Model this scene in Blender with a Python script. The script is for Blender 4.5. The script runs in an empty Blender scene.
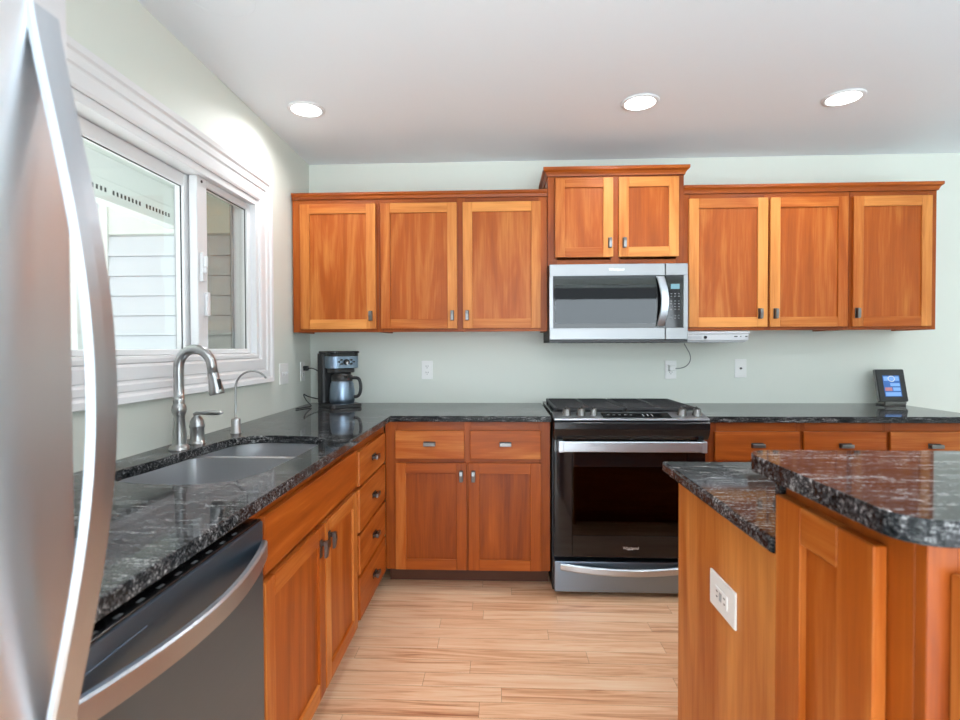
import bpy, bmesh, math, random
from mathutils import Vector, Matrix
PI = math.pi
rng = random.Random(7)
S = bpy.context.scene
COL = S.collection

# ------------------------------------------------------------------ camera
cam = bpy.data.cameras.new('camera')
cam.sensor_width = 36.0
cam.lens = 531.11 / 960 * 36
cam.shift_x = 3.66 / 960
cam.shift_y = -3.68 / 960
cam.clip_start = 0.02
cam.dof.use_dof = True
cam.dof.focus_distance = 2.7
cam.dof.aperture_fstop = 4.5
co = bpy.data.objects.new('camera', cam); COL.objects.link(co)
co.matrix_world = (Matrix.Translation((1.2088, -3.3586, 1.2652)) @ Matrix.Rotation(0.0429, 4, 'Z')
                   @ Matrix.Rotation(PI / 2 - 0.0167, 4, 'X') @ Matrix.Rotation(-0.0035, 4, 'Z'))
S.camera = co
# ------------------------------------------------------------------ sky, added fill light, exposure
SKY = 0.74
FILL_REAR = 105.0
LAMP = 3.0
S.view_settings.view_transform = 'Standard'
S.view_settings.look = 'None'
S.view_settings.gamma = 1.0
S.view_settings.exposure = 0.60
S.view_settings.use_curve_mapping = False
w = bpy.data.worlds.new('overcast_sky'); S.world = w; w.use_nodes = True
bg = w.node_tree.nodes['Background']
bg.inputs[0].default_value = (0.86, 0.94, 1.0, 1); bg.inputs[1].default_value = SKY
def area(name, loc, rot, sx, sy, power, color=(1, 1, 1)):
    l = bpy.data.lights.new(name, 'AREA'); l.shape = 'RECTANGLE'; l.size = sx; l.size_y = sy
    l.energy = power; l.color = color
    o = bpy.data.objects.new(name, l); COL.objects.link(o); o.location = loc; o.rotation_euler = rot
    return o
# fill light added at an unseen opening behind the camera
area('rear_fill_light', (2.3, -6.40, 1.2), (-PI / 2 - .45, 0, PI), 3.8, 2.0, FILL_REAR, (0.82, 0.93, 1.0))
sun = bpy.data.lights.new('sun', 'SUN'); sun.energy = 20.0; sun.angle = .01; sun.color = (.92, .97, 1.0)  # unseen sun added to bounce light off the rear floor
so = bpy.data.objects.new('sun', sun); COL.objects.link(so)
so.rotation_euler = Vector((-.02, .75, -.80)).to_track_quat('-Z', 'Y').to_euler()

# ------------------------------------------------------------------ materials
def mat(name, base=(.8, .8, .8), rough=.5, metal=0.0, coat=0.0, emit=None, es=0.0, ior=1.5, coat_rough=.1):
    m = bpy.data.materials.new(name); m.use_nodes = True
    b = m.node_tree.nodes['Principled BSDF']
    b.inputs['Base Color'].default_value = (*base, 1); b.inputs['Roughness'].default_value = rough
    b.inputs['Metallic'].default_value = metal; b.inputs['IOR'].default_value = ior
    b.inputs['Coat Weight'].default_value = coat; b.inputs['Coat Roughness'].default_value = coat_rough
    if emit: b.inputs['Emission Color'].default_value = (*emit, 1); b.inputs['Emission Strength'].default_value = es
    return m
class NT:
    def __init__(s, m): s.t = m.node_tree; s.b = s.t.nodes['Principled BSDF']
    def n(s, kind, **kw):
        x = s.t.nodes.new(kind)
        for k, v in kw.items(): setattr(x, k, v)
        return x
    def l(s, a, b): s.t.links.new(a, b)
    def math(s, op, a, b=None, c=None, clamp=False):
        x = s.n('ShaderNodeMath', operation=op, use_clamp=clamp)
        for i, v in enumerate((a, b, c)):
            if v is None: continue
            if isinstance(v, (int, float)): x.inputs[i].default_value = v
            else: s.l(v, x.inputs[i])
        return x.outputs[0]
    def noise(s, vec, scale, detail=4, rough=.55, dist=0.0):
        x = s.n('ShaderNodeTexNoise'); x.inputs['Scale'].default_value = scale; x.inputs['Detail'].default_value = detail
        x.inputs['Roughness'].default_value = rough; x.inputs['Distortion'].default_value = dist
        if vec is not None: s.l(vec, x.inputs['Vector'])
        return x.outputs['Fac']
    def mapping(s, vec, scale=(1, 1, 1), loc=(0, 0, 0), rot=(0, 0, 0)):
        x = s.n('ShaderNodeMapping'); x.inputs['Scale'].default_value = scale; x.inputs['Location'].default_value = loc; x.inputs['Rotation'].default_value = rot
        s.l(vec, x.inputs['Vector']); return x.outputs[0]
    def ramp(s, fac, stops):
        x = s.n('ShaderNodeValToRGB'); e = x.color_ramp.elements
        while len(e) < len(stops): e.new(.5)
        for i, (p, c) in enumerate(stops): e[i].position = p; e[i].color = (*c, 1)
        s.l(fac, x.inputs[0]); return x.outputs[0]
    def mix(s, f, a, b, blend='MIX'):
        x = s.n('ShaderNodeMix', data_type='RGBA', blend_type=blend)
        for sock, v in ((x.inputs[0], f), (x.inputs[6], a), (x.inputs[7], b)):
            if isinstance(v, (int, float)): sock.default_value = v
            elif isinstance(v, tuple): sock.default_value = (*v, 1)
            else: s.l(v, sock)
        return x.outputs[2]
    def bump(s, h, strength=.1, dist=.001):
        x = s.n('ShaderNodeBump'); x.inputs['Strength'].default_value = strength; x.inputs['Distance'].default_value = dist
        s.l(h, x.inputs['Height']); s.l(x.outputs[0], s.b.inputs['Normal'])

def wood(name, dark, mid, light, rough=.33, coat=.25):
    m = mat(name, mid, rough, coat=coat, coat_rough=.18, ior=1.36); g = NT(m)
    uv = g.n('ShaderNodeUVMap').outputs[0]
    tone = g.n('ShaderNodeAttribute', attribute_name='tone').outputs['Fac']
    big = g.noise(g.mapping(uv, (7, .9, 1)), 1.0, 3, .5, 1.6)
    mid_n = g.noise(g.mapping(uv, (38, 1.6, 1)), 1.0, 5, .6, .6)
    fine = g.noise(g.mapping(uv, (260, 6, 1)), 1.0, 3, .6)
    f = g.math('MULTIPLY_ADD', big, .62, g.math('MULTIPLY_ADD', mid_n, .36, g.math('MULTIPLY', fine, .22)))
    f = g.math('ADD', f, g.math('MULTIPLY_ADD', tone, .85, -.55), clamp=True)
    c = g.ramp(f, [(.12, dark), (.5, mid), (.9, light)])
    g.l(c, g.b.inputs['Base Color'])
    g.bump(fine, .05, .0006)
    return m
M = {}
M['wood'] = wood('cherry_wood', (.14, .021, .002), (.40, .086, .007), (.75, .305, .075), .4, .0)
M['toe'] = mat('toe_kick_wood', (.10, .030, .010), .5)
M['inside'] = mat('cabinet_inside', (.55, .40, .25), .6)

def granite():
    m = mat('granite', (.03, .03, .033), .06, ior=1.25); g = NT(m)
    oc = g.n('ShaderNodeTexCoord').outputs['Object']
    st = g.noise(g.mapping(oc, (16, 95, 95), rot=(0, 0, .14)), 1.0, 6, .68, 1.0)
    sp = g.noise(oc, 190, 4, .65)
    big = g.noise(g.mapping(oc, (3, 11, 11), rot=(0, 0, .1)), 1.0, 3, .5, .8)
    f = g.math('MULTIPLY_ADD', st, .72, g.math('MULTIPLY_ADD', sp, .50, g.math('MULTIPLY', big, .24)))
    c = g.ramp(f, [(.59, (.005, .0055, .006)), (.71, (.020, .021, .023)), (.79, (.085, .085, .088)), (.91, (.45, .45, .45))])
    g.l(c, g.b.inputs['Base Color'])
    return m
M['granite'] = granite()

def floor_mat():
    m = mat('oak_strip_floor', (.7, .42, .2), .32, coat=.15); g = NT(m)
    oc = g.n('ShaderNodeTexCoord').outputs['Object']
    sep = g.n('ShaderNodeSeparateXYZ'); g.l(oc, sep.inputs[0]); x, y = sep.outputs[0], sep.outputs[1]
    W, L = .0825, .95
    row = g.math('FLOOR', g.math('DIVIDE', y, W))
    wn = g.n('ShaderNodeTexWhiteNoise', noise_dimensions='1D'); g.l(row, wn.inputs['W'])
    xo = g.math('ADD', x, g.math('MULTIPLY', wn.outputs['Value'], 7.0))
    colm = g.math('FLOOR', g.math('DIVIDE', xo, L))
    cb = g.n('ShaderNodeCombineXYZ'); g.l(row, cb.inputs[0]); g.l(colm, cb.inputs[1])
    wn2 = g.n('ShaderNodeTexWhiteNoise', noise_dimensions='2D'); g.l(cb.outputs[0], wn2.inputs['Vector'])
    tone = wn2.outputs['Value']
    cb2 = g.n('ShaderNodeCombineXYZ'); g.l(g.math('ADD', xo, g.math('MULTIPLY', tone, 31.0)), cb2.inputs[0]); g.l(y, cb2.inputs[1]); g.l(g.math('MULTIPLY', tone, 17.0), cb2.inputs[2])
    big = g.noise(g.mapping(cb2.outputs[0], (1.6, 22, 1)), 1.0, 4, .55, 1.8)
    fine = g.noise(g.mapping(cb2.outputs[0], (5, 150, 1)), 1.0, 4, .6, .5)
    f = g.math('MULTIPLY_ADD', big, 1.15, g.math('MULTIPLY_ADD', fine, .60, g.math('MULTIPLY_ADD', tone, .24, -.47)), clamp=True)
    c = g.ramp(f, [(.10, (.40, .145, .068)), (.32, (.71, .36, .19)), (.54, (.89, .545, .325)), (.85, (.95, .68, .46))])
    # board joints
    fy = g.math('FRACT', g.math('DIVIDE', y, W)); fx = g.math('FRACT', g.math('DIVIDE', xo, L))
    ey = g.math('MULTIPLY', g.math('MINIMUM', fy, g.math('SUBTRACT', 1.0, fy)), W)
    ex = g.math('MULTIPLY', g.math('MINIMUM', fx, g.math('SUBTRACT', 1.0, fx)), L)
    e = g.math('MINIMUM', ex, ey)
    line = g.math('LESS_THAN', e, .0009)
    c = g.mix(g.math('MULTIPLY', line, .55), c, (.22, .09, .035))
    g.l(c, g.b.inputs['Base Color'])
    g.bump(fine, .04, .0005)
    return m
M['floor'] = floor_mat()
def paint(name, c, bump=.03):
    m = mat(name, c, .55); g = NT(m)
    oc = g.n('ShaderNodeTexCoord').outputs['Object']
    g.bump(g.noise(oc, 220, 3), bump, .0008)
    return m
M['wall'] = paint('sage_wall_paint', (.76, .79, .72))
M['ceil'] = paint('ceiling_paint', (.86, .905, .95), .06)
M['bounce_floor'] = paint('pale_bounce_floor', (.70, .72, .73), .4)  # surface of the added light-bouncing floor
M['white'] = mat('white_vinyl', (.82, .82, .83), .35)
M['casing'] = mat('white_casing_paint', (.84, .84, .85), .3)
M['plate'] = mat('white_plate', (.90, .90, .88), .35)
M['black_slot'] = mat('slot_black', (.02, .02, .02), .5)
def steel(name, c, rough, axis=(2, 2, 900), bump=.05):
    m = mat(name, c, rough, metal=1.0); g = NT(m)
    oc = g.n('ShaderNodeTexCoord').outputs['Object']
    n = g.noise(g.mapping(oc, axis), 1.0, 3, .6)
    g.l(g.math('MULTIPLY_ADD', n, .14, rough - .07), g.b.inputs['Roughness'])
    g.bump(n, bump, .0006)
    return m
M['steel'] = steel('brushed_steel', (.255, .33, .425), .34, (3, 3, 500))
M['mw_steel'] = steel('microwave_steel', (.285, .288, .295), .40, (3, 3, 500))
M['fridge'] = steel('brushed_steel_door', (.80, .82, .845), .40, (600, 3, 3))
M['handle_steel'] = steel('satin_steel_bar', (.53, .57, .615), .36, (3, 3, 200), .02)
M['dark_steel'] = steel('dark_brushed_steel', (.165, .235, .315), .40, (3, 500, 500), .04)
M['sink'] = steel('sink_steel', (.60, .61, .63), .40, (300, 3, 3), .03)
M['nickel'] = mat('brushed_nickel', (.44, .44, .44), .30, metal=1.0)
M['pewter'] = mat('antique_pewter', (.12, .11, .105), .38, metal=1.0)
M['pewter_light'] = mat('polished_pewter', (.21, .205, .20), .36, metal=1.0)
M['black_gloss'] = mat('black_enamel', (.008, .008, .009), .2, coat=.0)
M['black_glass'] = mat('black_glass', (.006, .006, .007), .05, ior=1.5)
M['black'] = mat('black_plastic', (.018, .018, .019), .4)
M['black_body'] = mat('black_sheet', (.03, .032, .034), .45)
M['iron'] = mat('cast_iron', (.012, .012, .014), .55)
M['cord'] = mat('cord_black', (.012, .012, .012), .5)
M['cord_grey'] = mat('cord_grey', (.25, .26, .25), .5)
M['screen_blue'] = mat('lit_screen', (.02, .05, .12), .2, emit=(.03, .13, .45), es=.6)
M['screen_light'] = mat('lit_screen_panel', (.1, .2, .4), .2, emit=(.18, .36, .70), es=.55)
M['screen_red'] = mat('lit_screen_tile', (.3, .1, .1), .2, emit=(.40, .20, .24), es=.45)
M['lcd'] = mat('lcd_digits', (.02, .05, .06), .2, emit=(.18, .40, .50), es=.6)
M['label_grey'] = mat('printed_grey', (.42, .43, .45), .4)
M['liner'] = mat('microwave_liner', (.16, .19, .21), .5)
M['keys'] = mat('key_print', (.16, .165, .17), .5)
M['silver'] = mat('silver_plastic', (.55, .56, .58), .4)
M['logo'] = mat('badge_silver', (.80, .78, .76), .3, metal=.6)
M['lamp'] = mat('lamp_diffuser', (.9, .9, .9), .4, emit=(1.0, 1.0, 1.0), es=9.0)
M['siding'] = paint('lap_siding_paint', (.70, .73, .78))
M['porch'] = paint('porch_paint', (.80, .84, .79))
M['post'] = mat('porch_post_paint', (.84, .86, .84), .5)
M['leaf'] = mat('leaf_green', (.10, .20, .05), .5)
M['stem'] = mat('stem_brown', (.12, .08, .05), .7)
M['ground'] = mat('concrete_path', (.5, .5, .48), .8)
def glass_mat(name, tint=(1, 1, 1), refl=.9, thru=1.0):
    m = bpy.data.materials.new(name); m.use_nodes = True; t = m.node_tree
    t.nodes.remove(t.nodes['Principled BSDF']); out = t.nodes['Material Output']
    tr = t.nodes.new('ShaderNodeBsdfTransparent'); tr.inputs[0].default_value = (*tint, 1)
    gl = t.nodes.new('ShaderNodeBsdfGlossy'); gl.inputs['Roughness'].default_value = .02
    fr = t.nodes.new('ShaderNodeFresnel'); fr.inputs[0].default_value = 1.5
    mu = t.nodes.new('ShaderNodeMath'); mu.operation = 'MULTIPLY'; mu.inputs[1].default_value = refl
    mx = t.nodes.new('ShaderNodeMixShader')
    t.links.new(fr.outputs[0], mu.inputs[0]); t.links.new(mu.outputs[0], mx.inputs[0])
    t.links.new(tr.outputs[0], mx.inputs[1]); t.links.new(gl.outputs[0], mx.inputs[2]); t.links.new(mx.outputs[0], out.inputs[0])
    return m
M['glass'] = glass_mat('window_glass', (.95, .955, .95), .12)
M['oven_glass'] = glass_mat('oven_glass', (.10, .085, .075), 1.0)
M['mw_glass'] = glass_mat('microwave_glass', (.30, .33, .36), 1.0)
M['screen_mesh'] = glass_mat('insect_screen', (.62, .60, .56), .0)

# ------------------------------------------------------------------ mesh builder
class MB:
    def __init__(s):
        s.b = bmesh.new(); s.uv = s.b.loops.layers.uv.new('UVMap'); s.tn = s.b.loops.layers.float_color.new('tone'); s.dn = s.b.faces.layers.int.new('done'); s.mi = 0
    def _finish(s, grain='z', tone=None):
        new = [f for f in s.b.faces if not f[s.dn]]
        off = (rng.uniform(0, 40), rng.uniform(0, 40)); tone = rng.uniform(.25, .75) if tone is None else tone
        gi = 'xyz'.index(grain)
        for f in new:
            f.normal_update(); n = f.normal; k = max(range(3), key=lambda i: abs(n[i]))
            oth = [i for i in range(3) if i != k]
            if gi in oth: vi = gi; ui = [i for i in oth if i != gi][0]
            else: ui, vi = oth
            for lp in f.loops:
                c = lp.vert.co; lp[s.uv].uv = (c[ui] + off[0] + (c[k] * .7), c[vi] + off[1]); lp[s.tn] = (tone, tone, tone, 1)
            f[s.dn] = 1; f.material_index = s.mi
        return new
    def box(s, x0, x1, y0, y1, z0, z1, grain='z', tone=None, bev=0.0, seg=1):
        if x0 > x1: x0, x1 = x1, x0
        if y0 > y1: y0, y1 = y1, y0
        if z0 > z1: z0, z1 = z1, z0
        vs = bmesh.ops.create_cube(s.b, size=1)['verts']
        for v in vs: v.co = Vector(((v.co.x + .5) * (x1 - x0) + x0, (v.co.y + .5) * (y1 - y0) + y0, (v.co.z + .5) * (z1 - z0) + z0))
        if bev:
            es = list({e for v in vs for e in v.link_edges})
            bmesh.ops.bevel(s.b, geom=es, offset=min(bev, .45 * min(x1 - x0, y1 - y0, z1 - z0)), segments=seg, profile=.6, affect='EDGES')
        s._finish(grain, tone); return s
    def lathe(s, prof, c=(0, 0, 0), axis='z', n=28, smooth=True):
        ax = 'xyz'.index(axis); rings = []
        c = Vector(c)
        def pt(r, h, a):
            u, v = r * math.cos(a), r * math.sin(a)
            p = [0, 0, 0]; p[ax] = h; p[(ax + 1) % 3] = u; p[(ax + 2) % 3] = v
            return c + Vector(p)
        for r, h in prof:
            rings.append([s.b.verts.new(pt(r, h, 2 * PI * i / n)) for i in range(n)] if r > 1e-6 else [s.b.verts.new(pt(0, h, 0))])
        for A, B in zip(rings, rings[1:]):
            for i in range(n):
                j = (i + 1) % n
                if len(A) == 1 and len(B) == 1: continue
                if len(A) == 1: s.b.faces.new((A[0], B[i], B[j]))
                elif len(B) == 1: s.b.faces.new((A[i], B[0], A[j]))
                else: s.b.faces.new((A[i], A[j], B[j], B[i]))
        if len(rings[0]) > 1: s.b.faces.new(rings[0])
        if len(rings[-1]) > 1: s.b.faces.new(rings[-1])
        fs = s._finish(axis)
        for f in fs: f.smooth = smooth
        return s
    def tube(s, path, r, n=14, cap=True, squash=None):
        pts = [Vector(p) for p in path]; rs = r if isinstance(r, (list, tuple)) else [r] * len(pts)
        rings = []; up = None
        for i, p in enumerate(pts):
            d = (pts[min(i + 1, len(pts) - 1)] - pts[max(i - 1, 0)]).normalized()
            if up is None:
                up = Vector((0, 0, 1)) if abs(d.z) < .9 else Vector((0, 1, 0))
            sd = d.cross(up).normalized(); up = sd.cross(d).normalized()
            rings.append([s.b.verts.new(p + (sd * math.cos(2 * PI * k / n) + up * math.sin(2 * PI * k / n) * (squash or 1)) * rs[i]) for k in range(n)])
        for A, B in zip(rings, rings[1:]):
            for k in range(n): j = (k + 1) % n; s.b.faces.new((A[k], A[j], B[j], B[k]))
        if cap: s.b.faces.new(rings[0]); s.b.faces.new(rings[-1])
        for f in s._finish(): f.smooth = True
        return s
    def sweep(s, path, sect, frame):
        """sect: list of (a,b); frame(i)->(A,B) unit vectors"""
        rings = []
        for i, p in enumerate(path):
            A, B = frame(i); rings.append([s.b.verts.new(Vector(p) + A * a + B * b) for a, b in sect])
        n = len(sect)
        for P, Q in zip(rings, rings[1:]):
            for k in range(n): j = (k + 1) % n; s.b.faces.new((P[k], P[j], Q[j], Q[k]))
        s.b.faces.new(rings[0]); s.b.faces.new(rings[-1])
        bmesh.ops.recalc_face_normals(s.b, faces=[f for f in s.b.faces if not f[s.dn]])
        s._finish(); return s
    def prism(s, poly, a0, a1, axis='z', grain='x', tone=None, bev=0.0):
        """poly in the two axes other than `axis` (cyclic order), extruded along axis"""
        ax = 'xyz'.index(axis)
        def pt(p, h):
            q = [0, 0, 0]; q[ax] = h; o = [i for i in range(3) if i != ax]; q[o[0]] = p[0]; q[o[1]] = p[1]; return Vector(q)
        A = [s.b.verts.new(pt(p, a0)) for p in poly]; B = [s.b.verts.new(pt(p, a1)) for p in poly]
        n = len(poly)
        for i in range(n): j = (i + 1) % n; s.b.faces.new((A[i], A[j], B[j], B[i]))
        s.b.faces.new(A); s.b.faces.new(B)
        nf = [f for f in s.b.faces if not f[s.dn]]
        bmesh.ops.recalc_face_normals(s.b, faces=nf)
        if bev:
            es = list({e for f in nf for e in f.edges})
            bmesh.ops.bevel(s.b, geom=es, offset=bev, segments=1, profile=.6, affect='EDGES')
        s._finish(grain, tone); return s
    def slab(s, outer, holes, z0, z1):
        def loop(pts):
            vs = [s.b.verts.new((x, y, z0)) for x, y in pts]
            return [s.b.edges.new((vs[i], vs[(i + 1) % len(vs)])) for i in range(len(vs))]
        es = loop(outer)
        for h in holes: es += loop(h)
        r = bmesh.ops.triangle_fill(s.b, use_beauty=True, use_dissolve=False, edges=es)
        fs = [g for g in r['geom'] if isinstance(g, bmesh.types.BMFace)]
        ex = bmesh.ops.extrude_face_region(s.b, geom=fs)
        for g in ex['geom']:
            if isinstance(g, bmesh.types.BMVert): g.co.z = z1
        bmesh.ops.recalc_face_normals(s.b, faces=[f for f in s.b.faces if not f[s.dn]])
        s._finish('x'); return s
    def build(s, name, m, parent=None, label=None, bevel=0.0, seg=2, loc=None, rot=None, recalc=False):
        if recalc: bmesh.ops.recalc_face_normals(s.b, faces=s.b.faces[:])
        me = bpy.data.meshes.new(name); s.b.to_mesh(me); s.b.free()
        for x in (m if isinstance(m, (list, tuple)) else [m]): me.materials.append(M[x])
        o = bpy.data.objects.new(name, me); COL.objects.link(o)
        if parent: o.parent = parent
        if label: o['label'] = label
        if loc: o.location = loc
        if rot: o.rotation_euler = rot
        if bevel:
            md = o.modifiers.new('edge', 'BEVEL'); md.width = bevel; md.segments = seg; md.limit_method = 'ANGLE'; md.angle_limit = 1.0
            md.harden_normals = False
        return o
def tag(o, label, cat, group=None):
    o['label'] = label; o['category'] = cat
    if group: o['group'] = group
    return o
def thing(name, label, cat, loc=(0, 0, 0), rz=0, group=None):
    o = bpy.data.objects.new(name, None); COL.objects.link(o); o.location = loc; o.rotation_euler = (0, 0, rz)
    o.empty_display_size = .1
    return tag(o, label, cat, group)
def struct(o):
    o['kind'] = 'structure'; return o
def text(name, body, size, loc, rot, m, parent, extrude=.0004):
    c = bpy.data.curves.new(name, 'FONT'); c.body = body; c.size = size; c.extrude = extrude; c.align_x = 'CENTER'; c.align_y = 'CENTER'
    c.materials.append(M[m]); o = bpy.data.objects.new(name, c); COL.objects.link(o)
    bpy.context.view_layer.update()
    me = bpy.data.meshes.new_from_object(o.evaluated_get(bpy.context.evaluated_depsgraph_get()))
    bpy.data.objects.remove(o); bpy.data.curves.remove(c)
    o = bpy.data.objects.new(name, me); COL.objects.link(o); o.location = loc; o.rotation_euler = rot; o.parent = parent
    return o
def arc(cx, cz, r, a0, a1, n): return [(cx + r * math.cos(a0 + (a1 - a0) * i / n), cz + r * math.sin(a0 + (a1 - a0) * i / n)) for i in range(n + 1)]
def rrect(x0, x1, y0, y1, r, n=5):
    p = []
    for cx, cy, a in ((x1 - r, y1 - r, 0), (x0 + r, y1 - r, PI / 2), (x0 + r, y0 + r, PI), (x1 - r, y0 + r, 1.5 * PI)):
        p += arc(cx, cy, r, a, a + PI / 2, n)
    return p

# ------------------------------------------------------------------ room shell
H = 2.433
RX, RY = 6.2, -6.5
b = MB(); b.box(-.0, 3.9, -3.75, 0, -.05, 0); struct(b.build('floor', 'floor'))
b = MB(); b.box(-.0, RX, RY, -3.7505, -.05, .004); b.box(3.9005, RX, -3.75, 0, -.05, .004); struct(b.build('floor_bounce', 'bounce_floor'))  # unseen pale floor added to bounce neutral light onto the ceiling
b = MB(); b.box(-.12, RX + .12, RY - .12, .12, H, H + .08); struct(b.build('ceiling', 'ceil'))
b = MB(); b.box(-.12, RX + .12, .0, .12, -.05, H); struct(b.build('wall_back', 'wall'))
# left wall with the window opening
WY0, WY1, WZ0, WZ1 = -2.26, -.737, 1.215, 2.004      # opening
b = MB()
b.box(-.12, 0, RY - .12, WY0, -.05, H); b.box(-.12, 0, WY1, 0, -.05, H)
b.box(-.12, 0, WY0, WY1, -.05, WZ0); b.box(-.12, 0, WY0, WY1, WZ1, H)
struct(b.build('wall_left', 'wall'))
b = MB(); b.box(RX, RX + .12, RY - .12, 0, -.05, H)
struct(b.build('wall_right', 'wall'))
b = MB(); b.box(0, .3, RY - .12, RY, -.05, H); b.box(4.3, RX, RY - .12, RY, -.05, H); b.box(.3, 4.3, RY - .12, RY, -.05, .15); b.box(.3, 4.3, RY - .12, RY, 2.28, H)  # wide opening in this unseen wall is added to let light in
struct(b.build('wall_front', 'wall'))

# ------------------------------------------------------------------ window over the sink
def casing(mb, y0, y1, z0, z1):
    """moulded casing frame around the opening (inner edge y0..y1,z0..z1), stepping out from the wall"""
    prof = [(0.0, .012), (.010, .016), (.050, .016), (.054, .013), (.060, .014), (.066, .019), (.086, .020), (.090, .018), (.096, .019), (.104, .025), (.124, .027), (.130, 0.0)]
    poly = [(0.0, 0.0)] + prof
    rings = []
    for sy, sz in ((-1, -1), (1, -1), (1, 1), (-1, 1)):
        by = y0 if sy < 0 else y1; bz = z0 if sz < 0 else z1
        rings.append([mb.b.verts.new((t, by + sy * wd, bz + sz * wd)) for wd, t in poly])
    n = len(poly)
    for i in range(4):
        A, B = rings[i], rings[(i + 1) % 4]
        for k in range(n):
            j = (k + 1) % n; mb.b.faces.new((A[k], A[j], B[j], B[k]))
    bmesh.ops.recalc_face_normals(mb.b, faces=mb.b.faces[:])
    mb._finish()
win = bpy.data.objects.new('window_1', None); COL.objects.link(win); win.location = (0, (WY0 + WY1) / 2, WZ0); struct(win)
win['label'] = 'white sliding window over the sink'
def wl(mb, name, m, parent=win, label=None):
    for v in mb.b.verts: v.co -= Vector((0, (WY0 + WY1) / 2, WZ0))
    return mb.build(name, m, parent, label)
b = MB(); casing(b, WY0 + .0, WY1 - .0, WZ0 + .0, WZ1 - .0); wl(b, 'casing', 'casing')
b = MB()   # jamb liner / frame
for (y0, y1, z0, z1) in ((WY0, WY0 + .03, WZ0, WZ1), (WY1 - .03, WY1, WZ0, WZ1), (WY0 + .03, WY1 - .03, WZ0, WZ0 + .025), (WY0 + .03, WY1 - .03, WZ1 - .03, WZ1)):
    b.box(-.118, .006, y0, y1, z0, z1, bev=.002)
b.box(-.03, .012, WY0 + .03, WY1 - .03, WZ0 + .001, WZ0 + .02, bev=.004, seg=2)
wl(b, 'frame', 'white')
def sash(y0, y1, z0, z1, xa, xb, sl, sr, st, sb, name):
    mb = MB()
    mb.box(xa, xb, y0, y0 + sl, z0, z1, bev=.003); mb.box(xa, xb, y1 - sr, y1, z0, z1, bev=.003)
    mb.box(xa, xb, y0 + sl, y1 - sr, z0, z0 + sb, bev=.003); mb.box(xa, xb, y0 + sl, y1 - sr, z1 - st, z1, bev=.003)
    f = wl(mb, name, 'white')
    mb = MB(); xm = xa + .012
    mb.box(xm - .003, xm + .003, y0 + sl, y1 - sr, z0 + sb, z1 - st); wl(mb, 'pane', 'glass', f)
    return f
s1 = sash(-1.235, WY1 - .031, WZ0 + .026, WZ1 - .031, -.055, -.02, .075, .035, .03, .022, 'sash')
s2 = sash(WY0 + .031, -1.19, WZ0 + .026, WZ1 - .031, -.100, -.062, .05, .065, .05, .022, 'sash')
b = MB()   # gasket lines round the panes
for (y0, y1, xx) in ((-1.162, WY1 - .064, -.030), (WY0 + .079, -1.253, -.074)):
    for q in ((y0, y0 + .004, WZ0 + .048, WZ1 - .06), (y1 - .004, y1, WZ0 + .048, WZ1 - .06)):
        b.box(xx - .004, xx, *q)
    b.box(xx - .004, xx, y0 + .004, y1 - .004, WZ1 - (.064 if xx > -.05 else .084), WZ1 - (.058 if xx > -.05 else .078))
wl(b, 'gasket', 'black_slot')
b = MB()
b.box(-.02, -.006, -1.222, -1.196, 1.54, 1.66, bev=.004, seg=2); b.box(-.012, .006, -1.218, -1.203, 1.575, 1.60, bev=.003); b.box(-.008, .008, -1.216, -1.204, 1.60, 1.645, bev=.003)
wl(b, 'latch', 'white')
b = MB(); b.box(-.02, -.004, -1.19, -1.168, 1.40, 1.50, bev=.005, seg=2); wl(b, 'pull', 'white')
b = MB(); b.lathe([(0, -.001), (.006, -.001), (.006, .002), (0, .002)], (-.02, -1.20, 1.955), 'x', 12); wl(b, 'screw', 'black_slot')
b = MB(); b.box(-.112, -.110, -1.235, WY1 - .03, WZ0 + .03, WZ1 - .03); wl(b, 'insect_screen', 'screen_mesh')
b = MB()
for (y0, y1, z0, z1) in ((-1.235, -1.215, WZ0 + .03, WZ1 - .03), (WY1 - .05, WY1 - .03, WZ0 + .03, WZ1 - .03)): b.box(-.116, -.106, y0, y1, z0, z1)
wl(b, 'screen_frame', 'label_grey')

# ------------------------------------------------------------------ porch outside
b = MB(); b.box(-5, -.125, -5, 3.0, -.25, -.15); struct(b.build('ground', 'ground'))
b = MB()
z = -.07
while z < 2.25:
    b.prism([(1.40, z), (1.40, z + .1775), (1.396, z + .1775), (1.372, z), (1.39, z + .0005)], -2.37, -.13, 'x'); z += .182
b.box(-2.37, -.13, 1.412, 1.43, -.15, 2.3)
struct(b.build('wall_porch', 'siding'))
b = MB(); b.box(-2.37, -.13, 1.385, 1.5, 2.315, 2.7); b.box(-.30, -.125, 1.25, 1.385, -.15, 2.6)
struct(b.build('trim_1', 'porch'))
b = MB(); b.box(-2.45, -2.371, 1.37, 1.5, -.15, 2.7); struct(b.build('trim_2', 'post'))
b = MB(); b.box(-2.75, -.125, -3.5, 1.52, 2.70, 2.78); struct(b.build('ceiling_porch', 'porch'))  # outer eave extended past the beam to keep sun off the siding
bt = thing('porch_beam', 'white porch beam with a row of vent slots seen through the window', 'beam', (-1.72, -.5, 2.37))
b = MB(); b.box(-.06, .02, -3, 1.88, 0, .15, bev=.004); b.box(-.08, .035, -3, 1.88, -.012, 0); b.box(-.05, .01, -3, 1.88, .15, .329); b.build('beam_body', 'post', bt)
b = MB()
for i in range(80):
    if i % 9 == 8: continue
    y = -1.6 + i * .042; b.box(.018, .022, y, y + .018, .055, .088)
b.build('vent_slots', 'black_slot', bt)
pp = thing('porch_post', 'white porch post beyond the window, left of the siding', 'post', (-2.62, 1.30, -.15))
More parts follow.
